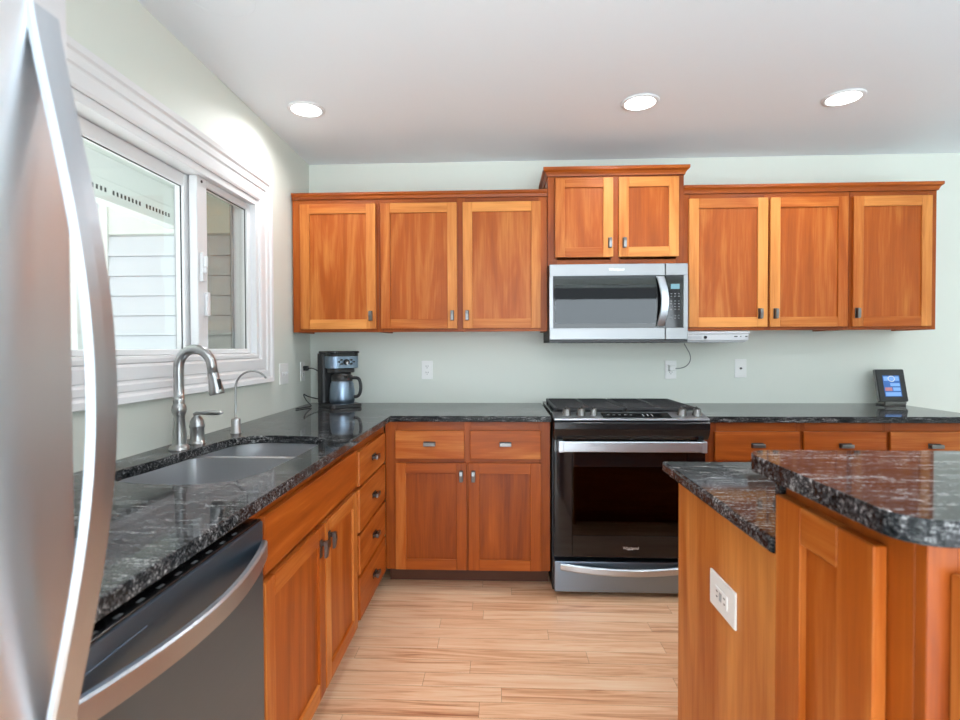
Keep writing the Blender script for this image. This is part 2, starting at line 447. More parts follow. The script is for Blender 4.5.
b = MB(); b.box(-.05, .05, -.05, .05, 0, 2.5, bev=.006); b.box(-.065, .065, -.065, .065, 0, .12, bev=.006); b.box(-.065, .065, -.065, .065, 2.42, 2.5, bev=.006); b.build('shaft', 'post', pp)
sh = thing('shrub', 'green leafy shrub outside, behind the refrigerator handle', 'shrub', (-3.3, 1.9, -.15))
b = MB()
for i in range(900):
    a = rng.uniform(0, 2 * PI); zz = rng.uniform(.1, 1.75); r = (.42 - .15 * abs(zz - .8)) * math.sqrt(rng.random())
    c = Vector((r * math.cos(a), r * math.sin(a), zz)); d = Vector((rng.gauss(0, 1), rng.gauss(0, 1), rng.gauss(0, 1))).normalized(); e = d.orthogonal().normalized()
    L = rng.uniform(.03, .055); vs = [b.b.verts.new(c + d * L * p + e * L * q) for p, q in ((-1, 0), (0, .4), (1, 0), (0, -.4))]; b.b.faces.new(vs)
b._finish(); b.build('foliage', 'leaf', sh)
b = MB()
for i in range(6):
    a = i * 1.05; b.tube([(0, 0, 0), (.1 * math.cos(a), .1 * math.sin(a), .6), (.25 * math.cos(a), .25 * math.sin(a), 1.4)], [.012, .009, .004], 6)
b.build('stems', 'stem', sh)

# ------------------------------------------------------------------ cabinets
def pull(parent, x, z, yf, vert=True):
    """small rectangular pewter pull on a door / drawer face at y = yf (front towards -y)"""
    hw, hh = (.0105, .029) if vert else (.031, .0125)
    b = MB(); b.box(x - hw, x + hw, yf - .004, yf - .0003, z - hh, z + hh, bev=.0015)
    if vert:
        b.box(x - hw * .55, x + hw * .55, yf - .016, yf - .004, z + hh * .35, z + hh * .85, bev=.001)
    else:
        for s_ in (-1, 1): b.box(x + s_ * .022 - .005, x + s_ * .022 + .005, yf - .016, yf - .004, z - .006, z + .006, bev=.001)
    p = b.build('handle', 'pewter', parent)
    b = MB()
    if vert:
        b.prism([(yf - .024, z - hh * .95), (yf - .015, z - hh), (yf - .014, z + hh * .9), (yf - .025, z + hh * .9), (yf - .028, z + hh * .2)], x - hw * .8, x + hw * .8, 'x', bev=.001)
    else:
        b.box(x - hw * .98, x + hw * .98, yf - .026, yf - .015, z - hh * .75, z + hh * .75, bev=.0025, seg=2)
    b.build('handle_bar', 'pewter_light', parent)
    return p
def door(t, x0, x1, z0, z1, yf, pl=None, st=.055, name='door', tones=(.42, .72, .42)):
    T = .019; b = MB(); ya, yb = yf - T, yf - .0006
    tt = lambda: rng.uniform(tones[0], tones[1])
    b.box(x0, x0 + st, ya, yb, z0, z1, 'z', tt(), .0018); b.box(x1 - st, x1, ya, yb, z0, z1, 'z', tt(), .0018)
    b.box(x0 + st, x1 - st, ya, yb, z1 - st, z1, 'x', tt(), .0012); b.box(x0 + st, x1 - st, ya, yb, z0, z0 + st, 'x', tt(), .0012)
    d = b.build(name, 'wood', t)
    b = MB(); b.box(x0 + st - .004, x1 - st + .004, yf - .010, yf - .003, z0 + st - .004, z1 - st + .004, 'z', rng.uniform(tones[2] - .05, tones[2] + .05)); b.build('panel', 'wood', d)
    if pl: pull(d, pl[0], pl[1], ya)
    return d
def drawer(t, x0, x1, z0, z1, yf, pl=True, name='drawer', grain='x'):
    b = MB(); b.box(x0, x1, yf - .019, yf - .0006, z0, z1, grain, rng.uniform(.44, .62), .004, 2)
    d = b.build(name, 'wood', t)
    if pl: pull(d, (x0 + x1) / 2, (z0 + z1) / 2 + .004, yf - .019, False)
    return d
def carcass(t, x0, x1, yb, yf, z0, z1, toe=None):
    """box shell with a 19 mm face frame plane at yf"""
    b = MB()
    b.box(x0, x0 + .016, yf + .0195, yb, z0, z1, 'z', .5); b.box(x1 - .016, x1, yf + .0195, yb, z0, z1, 'z', .5)
    b.box(x0 + .016, x1 - .016, yf + .0195, yb, z0 + .012, z0 + .028, 'x', .5); b.box(x0 + .016, x1 - .016, yf + .0195, yb, z1 - .016, z1, 'x', .5)
    b.box(x0 + .016, x1 - .016, yb - .008, yb, z0 + .028, z1 - .016, 'z', .5)
    o = b.build('carcass', 'wood', t)
    if toe:
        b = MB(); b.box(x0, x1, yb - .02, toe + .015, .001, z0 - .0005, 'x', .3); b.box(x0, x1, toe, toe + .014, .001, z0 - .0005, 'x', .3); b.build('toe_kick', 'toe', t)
    return o
def frame(t, vs, hs, yf, z0, z1):
    """vs: [(x0,x1)] stiles full height, hs: [(x0,x1,z0,z1)] rails"""
    b = MB()
    for a, c in vs: b.box(a, c, yf, yf + .019, z0, z1, 'z', rng.uniform(.28, .46), .0008)  # darker tones put the shade of the door gaps into the frame
    for a, c, d, e in hs: b.box(a, c, yf, yf + .019, d, e, 'x', rng.uniform(.28, .46), .0008)
    return b.build('face_frame', 'wood', t)

UB, UT, UY = 1.356, 2.122, -.309
G_UP = None
def upper(name, label, x0, x1, doors, pulls, zb=UB, zt=UT, yf=UY, ptop=False):
    t = thing(name, label, 'cabinet', (x0, -.0005, zb))
    X = lambda v: v - x0
    carcass(t, 0, x1 - x0, 0, yf, 0, zt - zb)
    st = [(0, doors[0][0] - x0 + .012)]
    for (a, c), (d, e) in zip(doors, doors[1:]): st.append((X(c) - .012, X(d) + .012))
    st.append((X(doors[-1][1]) - .012, x1 - x0))
    hs = []
    for (a, c), (d, e) in zip(st, st[1:]): hs += [(c, d, 0, .034), (c, d, zt - zb - .045, zt - zb)]
    frame(t, st, hs, yf, 0, zt - zb)
    for (a, c), (px) in zip(doors, pulls):
        dz0, dz1 = (.018, zt - zb - .029) if zb == UB else (.046, zt - zb - .012)
        door(t, X(a), X(c), dz0, dz1, yf, (X(px), dz0 + (.075 if zb == UB else .079)), tones=(.56, .98, .54))  # lighter tones: stronger light near the lamps is put into the boards
    return t
upper('wall_cabinet', 'single-door cherry wall cabinet in the corner, above the coffee maker', .012, .517, [(.061, .502)], [.472])
upper('wall_cabinet', 'two-door cherry wall cabinet between the corner cabinet and the microwave', .518, 1.4845, [(.531, .970), (1.003, 1.447)], [.942, 1.027])
upper('wall_cabinet', 'short raised cherry wall cabinet directly above the microwave', 1.4855, 2.2425, [(1.525, 1.849), (1.880, 2.211)], [1.83, 1.91], 1.7235, 2.226, -.327)
upper('wall_cabinet', 'two-door cherry wall cabinet just right of the microwave, over the slim player', 2.2435, 3.152, [(2.273, 2.705), (2.718, 3.140)], [2.662, 2.746])
upper('wall_cabinet', 'single-door cherry wall cabinet at the open right end of the row', 3.153, 3.622, [(3.167, 3.588)], [3.186])
def crown(label, x0, x1, z0, z1, yf, ov, endl, endr):
    """cornice with a cove, returned at the open ends; box profile follows front and ends"""
    h = z1 - z0
    prof = [(0.0, 0.0), (.005, 0.0), (.007, h * .18), (ov * .55, h * .45), (ov * .95, h * .62), (ov, h * .66), (ov, h), (0.0, h)]
    b = MB(); rings = []
    def ring(fx, fy, ux, uy): rings.append([b.b.verts.new((fx + ux * o, fy + uy * o, z0 + zz)) for o, zz in prof])
    if endl: ring(x0, -.003, -1, 0)
    ring(x0, yf, -1 if endl else 0, -1)
    ring(x1, yf, 1 if endr else 0, -1)
    if endr: ring(x1, -.003, 1, 0)
    n = len(prof)
    for A, B in zip(rings, rings[1:]):
        for k in range(n): j = (k + 1) % n; b.b.faces.new((A[k], A[j], B[j], B[k]))
    b.b.faces.new(rings[0]); b.b.faces.new(rings[-1])
    bmesh.ops.recalc_face_normals(b.b, faces=b.b.faces[:]); b._finish('x', .42)
    b.box(x0, x1, yf + .0005, -.003, z1 - .012, z1 - .001, 'x', .5)
    tag(b.build('crown_molding', 'wood'), label, 'molding')
crown('long cherry crown molding on the wall cabinets left of the microwave', .012, 1.484, UT + .0005, 2.158, UY - .004, .017, False, False)
crown('cherry crown molding on the raised cabinet above the microwave', 1.4855, 2.2425, 2.2265, 2.274, -.331, .026, True, True)
crown('long cherry crown molding on the wall cabinets right of the microwave', 2.2435, 3.622, UT + .0005, 2.166, UY - .004, .022, False, True)

# --- base cabinets: back run
BT = .8825; BZ = .104
def base(name, label, x0, x1, drawers, doors, pulls, loc=None, rz=0, stL=None, toe=-.50, zs=(.689, .836), zd=(.110, .668), label_extra=None):
    """local x from 0, front towards -y"""
    t = thing(name, label, 'cabinet', loc, rz); Wd = x1 - x0; X = lambda v: v - x0
    carcass(t, 0, Wd, -.0005, -.61, BZ, BT, toe)
    xs = doors or drawers
    st = [(0, X(xs[0][0]) + .012)]
    for (a, c), (d, e) in zip(xs, xs[1:]): st.append((X(c) - .012, X(d) + .012))
    st.append((X(xs[-1][1]) - .012, Wd))
    # rails between outer stiles; centre stiles kept above / below the mid rail by the overlay fronts
    hs = []
    for (a, c), (d, e) in zip(st, st[1:]): hs += [(c, d, BZ, BZ + .03), (c, d, zs[0] - .035, zs[0] + .012), (c, d, zs[1] - .012, BT)]
    frame(t, st, hs, -.61, BZ, BT)
    for a, c in drawers: drawer(t, X(a), X(c), zs[0], zs[1], -.61)
    for (a, c), px in zip(doors, pulls): door(t, X(a), X(c), zd[0], zd[1], -.61, (X(px), zd[1] - .067), tones=(.26, .64, .31))  # darker tones: weaker light low down is put into the boards
    return t
base('base_cabinet', 'cherry base cabinet with two drawers over two doors, between corner and range', .6125, 1.470,
     [(.667, 1.028), (1.057, 1.422)], [(.667, 1.039), (1.049, 1.422)], [1.011, 1.074], (.6125, -.001, 0))
base('base_cabinet', 'two-drawer cherry base cabinet right of the range, below the right-hand counter', 2.250, 3.147,
     [(2.299, 2.718), (2.738, 3.140)], [(2.299, 2.718), (2.738, 3.140)], [2.68, 2.775], (2.250, -.001, 0))
base('base_cabinet', 'narrow one-drawer cherry base cabinet below the clock display end of the counter', 3.148, 3.60,
     [(3.160, 3.58)], [(3.160, 3.58)], [3.20], (3.148, -.001, 0))
# --- left run (faces +x): local x = Y - Ynear
YN = -1.205
t = thing('drawer_cabinet', 'cherry cabinet with a stack of four drawers, next to the inside corner', 'cabinet', (.001, YN, 0), PI / 2)
Wd = .565
carcass(t, 0, Wd, -.0005, -.61, BZ, BT, -.55)
dz = [(.689, .834), (.497, .676), (.320, .484), (.130, .307)]
frame(t, [(0, .03), (Wd - .075, Wd)], [(.03, Wd - .075, BZ, .14), (.03, Wd - .075, .295, .333), (.03, Wd - .075, .474, .510), (.03, Wd - .075, .664, .702), (.03, Wd - .075, .82, BT)], -.61, BZ, BT)
for z0, z1 in dz: drawer(t, .014, Wd - .055, z0, z1, -.61)
t = thing('sink_base_cabinet', 'cherry sink cabinet with a plain front panel over two doors', 'cabinet', (.001, -2.120, 0), PI / 2)
Wd = .914
b = MB()
for a in (0, Wd - .016): b.box(a, a + .016, -.5905, -.0005, BZ, BT - .0, 'z', .5)
b.box(.016, Wd - .016, -.5905, -.0005, BZ, BZ + .016, 'x', .5); b.box(.016, Wd - .016, -.008, -.0005, BZ + .016, .62, 'z', .5); b.build('carcass', 'wood', t)
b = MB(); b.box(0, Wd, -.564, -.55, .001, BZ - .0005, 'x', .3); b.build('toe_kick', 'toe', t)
frame(t, [(0, .06), (Wd - .03, Wd), (.477, .515)], [(.06, .477, BZ, .14), (.515, Wd - .03, BZ, .14), (.06, .477, .665, .72), (.515, Wd - .03, .665, .72), (.06, .477, .83, BT), (.515, Wd - .03, .83, BT)], -.61, BZ, BT)
drawer(t, .043, Wd - .024, .704, .849, -.61, False, 'front_panel')
door(t, .043, .489, .124, .682, -.61, (.445, .616)); door(t, .499, Wd - .024, .124, .682, -.61, (.529, .616))

# ------------------------------------------------------------------ countertops
CZ0, CZ1 = .8832, .914
cut = [(.11, -1.86), (.123, -1.80), (.133, -1.715), (.139, -1.62), (.146, -1.535), (.155, -1.443), (.170, -1.345), (.190, -1.308), (.221, -1.284), (.262, -1.270), (.309, -1.266),
       (.411, -1.276), (.470, -1.290), (.515, -1.312), (.540, -1.345), (.550, -1.40), (.552, -1.50), (.552, -1.61), (.550, -1.72), (.546, -1.82), (.538, -1.90), (.520, -1.955), (.491, -1.989),
       (.442, -2.013), (.381, -2.026), (.309, -2.023), (.253, -2.014), (.189, -1.992), (.145, -1.955), (.117, -1.91)]
b = MB(); b.slab([(.0015, -.0015), (1.474, -.0015), (1.474, -.648), (.648, -.648), (.648, -2.75), (.0015, -2.75)], [cut], CZ0, CZ1)
tag(b.build('countertop', 'granite', bevel=.005, seg=3), 'dark grey granite L-shaped countertop around the sink and corner', 'countertop')
b = MB(); b.slab([(2.246, -.0015), (3.622, -.0015), (3.622, -.648), (2.246, -.648)], [], CZ0, CZ1)
tag(b.build('countertop', 'granite', bevel=.005, seg=3), 'dark granite countertop right of the range, under the clock display', 'countertop')

# ------------------------------------------------------------------ sink
def offs(poly, d):
    n = len(poly); out = []
    for i in range(n):
        p, q, r = Vector(poly[i - 1]), Vector(poly[i]), Vector(poly[(i + 1) % n])
        t_ = (r - p).normalized(); nn = Vector((t_.y, -t_.x)); out.append(tuple(q + nn * d))
    return out
area2 = sum(cut[i - 1][0] * cut[i][1] - cut[i][0] * cut[i - 1][1] for i in range(len(cut)))
sg = 1 if area2 > 0 else -1
big = offs(cut, .004 * sg)
def clip(poly, y, keep_below):
    out = []; n = len(poly); ins = lambda p: (p[1] < y) == keep_below
    for i in range(n):
        p, q = poly[i], poly[(i + 1) % n]
        if ins(p): out.append(p)
        if ins(p) != ins(q): k = (y - p[1]) / (q[1] - p[1]); out.append((p[0] + k * (q[0] - p[0]), y))
    return out
def chaikin(p, k=2):
    for _ in range(k):
        o = []
        for i in range(len(p)):
            a, c = p[i], p[(i + 1) % len(p)]
            o += [(a[0] * .8 + c[0] * .2, a[1] * .8 + c[1] * .2), (a[0] * .2 + c[0] * .8, a[1] * .2 + c[1] * .8)]
        p = o
    return p
sk = thing('sink', 'stainless undermount double-bowl sink set in the granite', 'sink', (.33, -1.65, 0))
def bowl(poly, ztop, zbot, name):
    cx = sum(p[0] for p in poly) / len(poly); cy = sum(p[1] for p in poly) / len(poly)
    b = MB(); rings = []
    lev = [(1.0, ztop)] + [(1 - .015 * k, ztop - (ztop - zbot - .03) * k / 3) for k in (1, 2, 3)] + [(.93, zbot + .018), (.88, zbot + .006), (.80, zbot), (.4, zbot - .002)]
    for sc, z in lev: rings.append([b.b.verts.new((cx + (x - cx) * sc - .33, cy + (y - cy) * sc + 1.65, z)) for x, y in poly])
    n = len(poly)
    for A, B in zip(rings, rings[1:]):
        for k in range(n): j = (k + 1) % n; b.b.faces.new((A[k], A[j], B[j], B[k]))
    b.b.faces.new(rings[-1]); bmesh.ops.recalc_face_normals(b.b, faces=b.b.faces[:])
    for f in b.b.faces: f.normal_flip()
    for f in b._finish(): f.smooth = True
    o = b.build(name, 'sink', sk)
    b = MB(); b.lathe([(0, .001), (.022, .001), (.024, .004), (.042, .004), (.045, .0005), (.045, -.0)], (cx - .33, cy + 1.65, zbot - .002), 'z', 24); b.build('drain', 'nickel', o)
pl_, pr_ = chaikin(clip(big, -1.548, True)), chaikin(clip(big, -1.522, False))
bowl(pl_, .8815, .675, 'bowl'); bowl(pr_, .872, .70, 'bowl')
b = MB()   # rim strip joining the bowls under the stone
b.slab([(x - .33, y + 1.65) for x, y in offs(cut, .011 * sg)], [[(x - .33, y + 1.65) for x, y in pl_], [(x - .33, y + 1.65) for x, y in pr_]], .872, .8824)
b.build('rim', 'sink', sk)

# ------------------------------------------------------------------ faucet, lever, filter tap
f = thing('faucet', 'tall brushed nickel gooseneck faucet with pull-down spray head', 'faucet', (.092, -1.554, CZ1 + .0003))
b = MB(); b.lathe([(.033, 0), (.034, .004), (.031, .010), (.024, .014), (.0235, .02), (.0225, .05), (.0175, .115), (.019, .120), (.0225, .128), (.0245, .138), (.0225, .150), (.0185, .156), (.0180, .162), (.0190, .168), (.0172, .172), (.0172, .18)], n=32); b.build('body', 'nickel', f)
pa = [(0, 0, .17), (0, 0, .22), (0, 0, .275)]
R = .0595
for i in range(1, 15):
    a = PI - i * (PI * .95) / 14; pa.append((R + R * math.cos(a), 0, .283 + R * 1.10 * math.sin(a)))
pa.append((pa[-1][0] + .004, 0, pa[-1][2] - .028))
b = MB(); b.tube(pa, .0168, 20); b.build('spout', 'nickel', f)
e = Vector(pa[-1]); d = (Vector(pa[-1]) - Vector(pa[-2])).normalized()
d = Vector((.20, 0, -1)).normalized()
b = MB(); b.tube([e - d * .004, e + d * .004, e + d * .02, e + d * .052, e + d * .070, e + d * .076], [.0172, .0182, .0184, .0235, .0255, .0235], 22)
hd = b.build('spray_head', 'nickel', f)
q = e + d * .04
b = MB(); b.box(-.0015, .004, -.006, .006, -.019, .019, bev=.001); o = b.build('button', 'black', hd, loc=tuple(q + Vector((.0185, -.008, 0))), rot=(0, -.2, -.4))
f = thing('faucet_lever', 'short nickel faucet control with a horizontal lever, beside the gooseneck', 'faucet', (.088, -1.438, CZ1 + .0003))
b = MB(); b.lathe([(.029, 0), (.030, .004), (.026, .009), (.0245, .012), (.0235, .055), (.0265, .060), (.0265, .066), (.0245, .070), (.0235, .082), (.018, .093), (.0115, .100), (.009, .108), (0, .111)], n=28); b.build('base', 'nickel', f)
b = MB(); b.tube([(-.012, 0, .106), (.0, 0, .109), (.012, -.002, .111), (.035, -.004, .112), (.065, -.006, .113), (.092, -.007, .113), (.104, -.008, .113)], [.006, .010, .007, .0085, .0105, .009, .003], 14, squash=.85); b.build('lever', 'nickel', f)
f = thing('filter_tap', 'thin nickel filtered-water tap with a small curved spout', 'faucet', (.118, -1.207, CZ1 + .0003))
b = MB(); b.lathe([(.021, 0), (.021, .004), (.0185, .006), (.0185, .056), (.0165, .059), (.006, .060), (.0055, .066), (0, .066)], n=24); b.build('base', 'nickel', f)
pa = [(0, 0, .06), (0, 0, .12), (0, 0, .185)] + [(.072 + .072 * math.cos(PI - i * PI * .80 / 12), 0, .185 + .072 * math.sin(PI - i * PI * .80 / 12)) for i in range(1, 13)]
b = MB(); b.tube(pa, .0042, 12); b.build('spout', 'nickel', f)

# ------------------------------------------------------------------ dishwasher
YD = -2.742; DWW = .602
t = thing('dishwasher', 'dark stainless dishwasher with a bowed bar handle, left of the sink cabinet', 'dishwasher', (.001, YD, 0), PI / 2)
b = MB(); b.box(.005, DWW - .005, -.575, -.01, .09, .868); b.build('tub', 'black_body', t)
b = MB(); b.box(.004, DWW - .004, -.55, -.53, .002, .088); b.build('kick_plate', 'black', t)
b = MB(); b.box(0, DWW, -.652, -.576, .110, .860, bev=.003, seg=2); d_ = b.build('door', 'dark_steel', t)
b = MB(); b.box(.002, DWW - .002, -.6485, -.577, .8602, .8650, bev=.001)
b.build('control_strip', 'black_gloss', d_)
for i in range(9):
    b = MB(); b.box(.09 + i * .05, .105 + i * .05, -.640, -.634, .8651, .8654); b.build('button', 'keys', d_)
N = 28; path = []
for i in range(N + 1):
    s_ = i / N; path.append((.003 + s_ * (DWW - .006), -.656 - .050 * math.sin(PI * s_) ** .9, .795))
b = MB(); b.sweep(path, [(-.005, -.0205), (.004, -.0205), (.008, -.017), (.008, .017), (.004, .0205), (-.005, .0205)], lambda i: (Vector((0, -1, 0)), Vector((0, 0, 1)))); b.build('handle', 'handle_steel', d_)
b = MB(); b.box(.060, .190, -.6532, -.6518, .815, .829, bev=.0006); b.build('badge', 'dark_steel', d_)

# ------------------------------------------------------------------ range
RC = 1.8605
t = thing('range', 'slide-in gas range with black glass oven door and steel drawer', 'range', (RC, -.012, 0))
hw = .379
b = MB()
b.box(-hw, -hw + .02, -.60, 0, .012, .868); b.box(hw - .02, hw, -.60, 0, .012, .868); b.box(-hw + .02, hw - .02, -.02, 0, .012, .868)
b.box(-hw + .02, hw - .02, -.60, -.02, .012, .19); b.box(-hw + .02, hw - .02, -.60, -.02, .76, .868); b.build('body', 'black_body', t)
for sx in (-1, 1):
    for yy in (-.56, -.06):
        b = MB(); b.lathe([(.016, 0.0005), (.016, .0115)], (sx * (hw - .04), yy, 0), 'z', 12); b.build('foot', 'black', t)
b = MB(); b.box(-hw - .001, hw + .001, -.585, -.005, .9165, .926, bev=.003, seg=2); b.box(-hw, hw, -.585, -.0, .8685, .9165); ck = b.build('cooktop', 'black_gloss', t)
# burners
for (bx, by, r) in ((-.25, -.45, .048), (-.25, -.17, .036), (.25, -.45, .048), (.25, -.17, .036), (0, -.31, .045)):
    b = MB(); b.lathe([(r, .9262), (r, .931), (r * .8, .935), (r * .8, .938), (0, .938)], (bx, by, 0), 'z', 20); b.build('burner', 'iron', ck)
for s_ in (-1, 1):
    b = MB(); x0, x1 = (-.366, -.003) if s_ < 0 else (.003, .366); y0, y1 = -.578, -.085
    if True:
        for q in ((x0, x0 + .014, y0, y1), (x1 - .014, x1, y0, y1)): b.box(*q, .9365, .952, bev=.003)
        for q in ((x0 + .014, x1 - .014, y0, y0 + .014), (x0 + .014, x1 - .014, y1 - .014, y1)): b.box(*q, .9365, .952, bev=.003)
        for k in range(1, 9): y = y0 + (y1 - y0) * k / 9; b.box(x0 + .014, x1 - .014, y - .006, y + .006, .938, .951, bev=.002)
        xm = (x0 + x1) / 2; b.box(xm - .007, xm + .007, y0 + .014, y1 - .014, .938, .9515)
        for xx in (x0 + .002, x1 - .014):
            for yy in (y0 + .002, y1 - .016): b.box(xx, xx + .012, yy, yy + .012, .9262, .9365)
    b.build('grate', 'iron', ck)
# control panel: sloped steel strip (profile in y,z)
b = MB(); b.prism([(-.586, .900), (-.586, .931), (-.600, .932), (-.706, .911), (-.706, .903), (-.69, .9005), (-.69, .900)], -hw + .001, hw - .001, 'x', bev=.0015); cp = b.build('control_panel', 'handle_steel', t)
sl = math.atan2(.021, .106)
def onp(x, k, up=0):   # point on the sloped face, k 0 back..1 front
    return Vector((x, -.600 - .106 * k,   .932 - .021 * k)) + Vector((0, -math.sin(sl), math.cos(sl))) * up
b = MB(); b.box(-.137, .200, -.040, .034, 0, .0025, bev=.001); b.build('display', 'black_glass', cp, loc=onp(0, .5, .0004), rot=(sl, 0, 0))
b = MB()
for k in range(3): b.box(.065 + k * .022, .070 + k * .022, -.022, .012, .0026, .0030)
for k in range(5): b.box(-.11 + k * .028, -.098 + k * .028, -.004, .002, .0026, .0030)
b.build('lettering', 'label_grey', cp, loc=onp(0, .5, .0004), rot=(sl, 0, 0))
for (kx, r) in ((-.313, .021), (-.240, .021), (-.177, .017), (.262, .021), (.336, .021)):
    b = MB(); b.lathe([(r * 1.12, 0), (r * 1.12, .005), (r, .007), (r * .86, .032), (r * .7, .0345), (0, .0345)], n=24); b.box(-.003, .003, -r * .86, r * .86, .033, .040, bev=.001)
    b.build('knob', 'pewter_light', cp, loc=onp(kx, .46, .0006), rot=(sl, 0, 0))
# black bulged fascia
b = MB(); b.prism([(-.601, .804), (-.601, .8995), (-.698, .8995), (-.710, .890), (-.711, .860), (-.700, .825), (-.682, .804)], -hw, hw, 'x', bev=.001); b.build('fascia', 'black_gloss', t)
# oven door: frame ring + glass + handle
b = MB(); z0, z1 = .203, .796
b.box(-hw + .004, -.285, -.660, -.602, z0, z1, bev=.002); b.box(.285, hw - .004, -.660, -.602, z0, z1, bev=.002)
b.box(-.285, .285, -.660, -.602, z0, .315, bev=.002); b.box(-.285, .285, -.660, -.602, .66, z1, bev=.002); dr = b.build('door', 'black_glass', t)
b = MB(); b.box(-.2845, .2845, -.6598, -.652, .3155, .6595); b.build('pane', 'oven_glass', dr)
b = MB(); b.box(-.36, .36, -.722, -.700, .748, .800, bev=.004, seg=2)
for s_ in (-1, 1): b.box(s_ * .36, s_ * .334, -.724, -.660, .746, .802, bev=.003, seg=2)
b.build('handle', 'handle_steel', dr)
lg = text('logo', 'Whirlpool', .019, (.008, -.6604, .252), (PI / 2, 0, 0), 'logo', dr)
b = MB(); b.tube([(-.022, -.6606, .252), (-.005, -.6612, .244), (.018, -.6612, .247), (.03, -.6606, .256)], [.0004, .0012, .0010, .0003], 6); b.build('logo_swoosh', 'logo', dr)
for zz in (.40, .52):
    b = MB()
    for k in range(13): x = -.33 + k * .055; b.tube([(x, -.58, zz), (x, -.05, zz)], .0022, 6)
    for y in (-.58, -.3, -.05): b.tube([(-.34, y, zz), (.34, y, zz)], .003, 6)
    b.build('oven_rack', 'nickel', t)
b = MB(); b.box(-hw + .004, hw - .004, -.668, -.602, .030, .184, bev=.003, seg=2); dw = b.build('drawer', 'steel', t)
path = [(-.345 + .69 * i / 24, -.668 - .040 * math.sin(PI * i / 24) ** .8, .158 - .012 * math.sin(PI * i / 24)) for i in range(25)]
b = MB(); b.sweep(path, [(-.004, -.018), (.004, -.018), (.008, -.012), (.008, .012), (.004, .018), (-.004, .018)], lambda i: (Vector((0, -1, 0)), Vector((0, 0, 1)))); b.build('handle', 'handle_steel', dw)

# ------------------------------------------------------------------ microwave
t = thing('microwave', 'stainless over-the-range microwave with a black glass door', 'microwave', (1.8645, -.002, 1.291))
hw = .3765
b = MB(); b.box(-hw, hw, -.365, 0, .004, .4315); b.box(-hw, hw, -.395, 0, 0, .014); b.build('body', 'black_body', t)
b = MB()
for k in range(12): b.box(-.30 + k * .05, -.27 + k * .05, -.30, -.12, -.002, -.0002)
b.build('vent_grille', 'black_slot', t)
XS = .2545   # split between door and control side
y0, y1 = -.4015, -.366
bx0, bx1, bz0, bz1 = -.357, .3535, .079, .366
b = MB(); b.box(-hw, XS - .0015, y0, y1, .015, bz0, 'x', bev=.002); b.box(-hw, XS - .0015, y0, y1, bz1, .431, 'x', bev=.002); b.box(-hw, bx0, y0, y1, bz0, bz1, 'x')
md = b.build('door', 'mw_steel', t)
b = MB()
ix0, ix1, iz0, iz1 = -.345, .2075, .104, .318
b.box(bx0, ix0, y0 + .001, y1, bz0, bz1); b.box(ix1, XS - .0015, y0 + .001, y1, bz0, bz1); b.box(ix0, ix1, y0 + .001, y1, bz0, iz0); b.box(ix0, ix1, y0 + .001, y1, iz1, bz1)
dg = b.build('door_glass', 'black_glass', md)
b = MB(); b.box(ix0, ix1, y0 + .0015, y0 + .005, iz0, iz1); b.build('pane', 'mw_glass', md)
b = MB(); b.box(ix0, ix1, y1 - .012, y1 - .001, iz0, iz1); b.build('door_liner', 'liner', md)
path = [(.236, -.4020 - .030 * math.sin(PI * i / 20) ** .7, .086 + .274 * i / 20) for i in range(21)]
path = [(x - .010 + .018 * math.sin(PI * i / 20), y, z) for i, (x, y, z) in enumerate(path)]
b = MB(); b.sweep(path, [(-.020, -.004), (.020, -.004), (.022, 0), (.018, .006), (-.018, .006), (-.022, 0)], lambda i: (Vector((1, 0, 0)), Vector((0, -1, 0)))); b.build('handle', 'handle_steel', md)
text('logo', 'Whirlpool', .020, (-.01, y0 - .0004, .400), (PI / 2, 0, 0), 'logo', md)
b = MB(); b.box(XS + .0015, hw, y0, y1, .015, bz0, bev=.002); b.box(XS + .0015, hw, y0, y1, bz1, .431, bev=.002); b.box(bx1, hw, y0, y1, bz0, bz1); ct = b.build('control_side', 'mw_steel', t)
b = MB(); b.box(XS + .0015, bx1, y0 + .001, y1, bz0, bz1); kp = b.build('keypad', 'black_glass', ct)
b = MB(); b.box(.284, .331, y0 + .0002, y0 + .001, .291, .318); b.build('display', 'lcd', kp)
b = MB()
for zz in (.262, .248, .222, .207, .192, .177, .144, .128):
    for xx in (.283, .303, .323): b.box(xx, xx + .009, y0 + .0003, y0 + .001, zz, zz + .005)
b.build('lettering', 'keys', kp)

# ------------------------------------------------------------------ slim player under the cabinet + its cord
t = thing('media_player', 'slim silver player hung under the wall cabinet, right of the microwave', 'player', (2.425, -.06, 1.286))
b = MB(); b.prism([(-.180, .064), (.168, .064), (.168, .016), (.140, .002), (-.170, .002), (-.180, .010)], -.285, -.0, 'y', bev=.002); bd = b.build('casing', 'label_grey', t)
b = MB(); b.box(-.176, .163, -.296, -.2855, .014, .046, bev=.002); b.box(-.180, .172, -.292, -.2855, .050, .062, bev=.002); fp = b.build('front_panel', 'silver', t, 'pale silver front panel')
b = MB(); b.box(-.168, -.092, -.2972, -.2962, .022, .041); b.build('display', 'label_grey', fp)
b = MB(); b.lathe([(.0, -.302), (.008, -.302), (.009, -.2962)], (-.072, 0, .031), 'y', 16); b.build('knob', 'black', fp)
b = MB()
for xx, q in ((.085, .018), (.118, .006), (.145, .012)): b.box(xx, xx + q, -.2972, -.2962, .032, .038)
b.build('button', 'black_slot', fp)
t = thing('power_plug', 'white plug and thin grey cord in the outlet below the microwave', 'plug', (2.275, -.006, 1.135))
b = MB(); b.box(-.016, .020, -.034, -.0005, -.018, .018, bev=.004, seg=2); b.build('plug', 'plate', t)
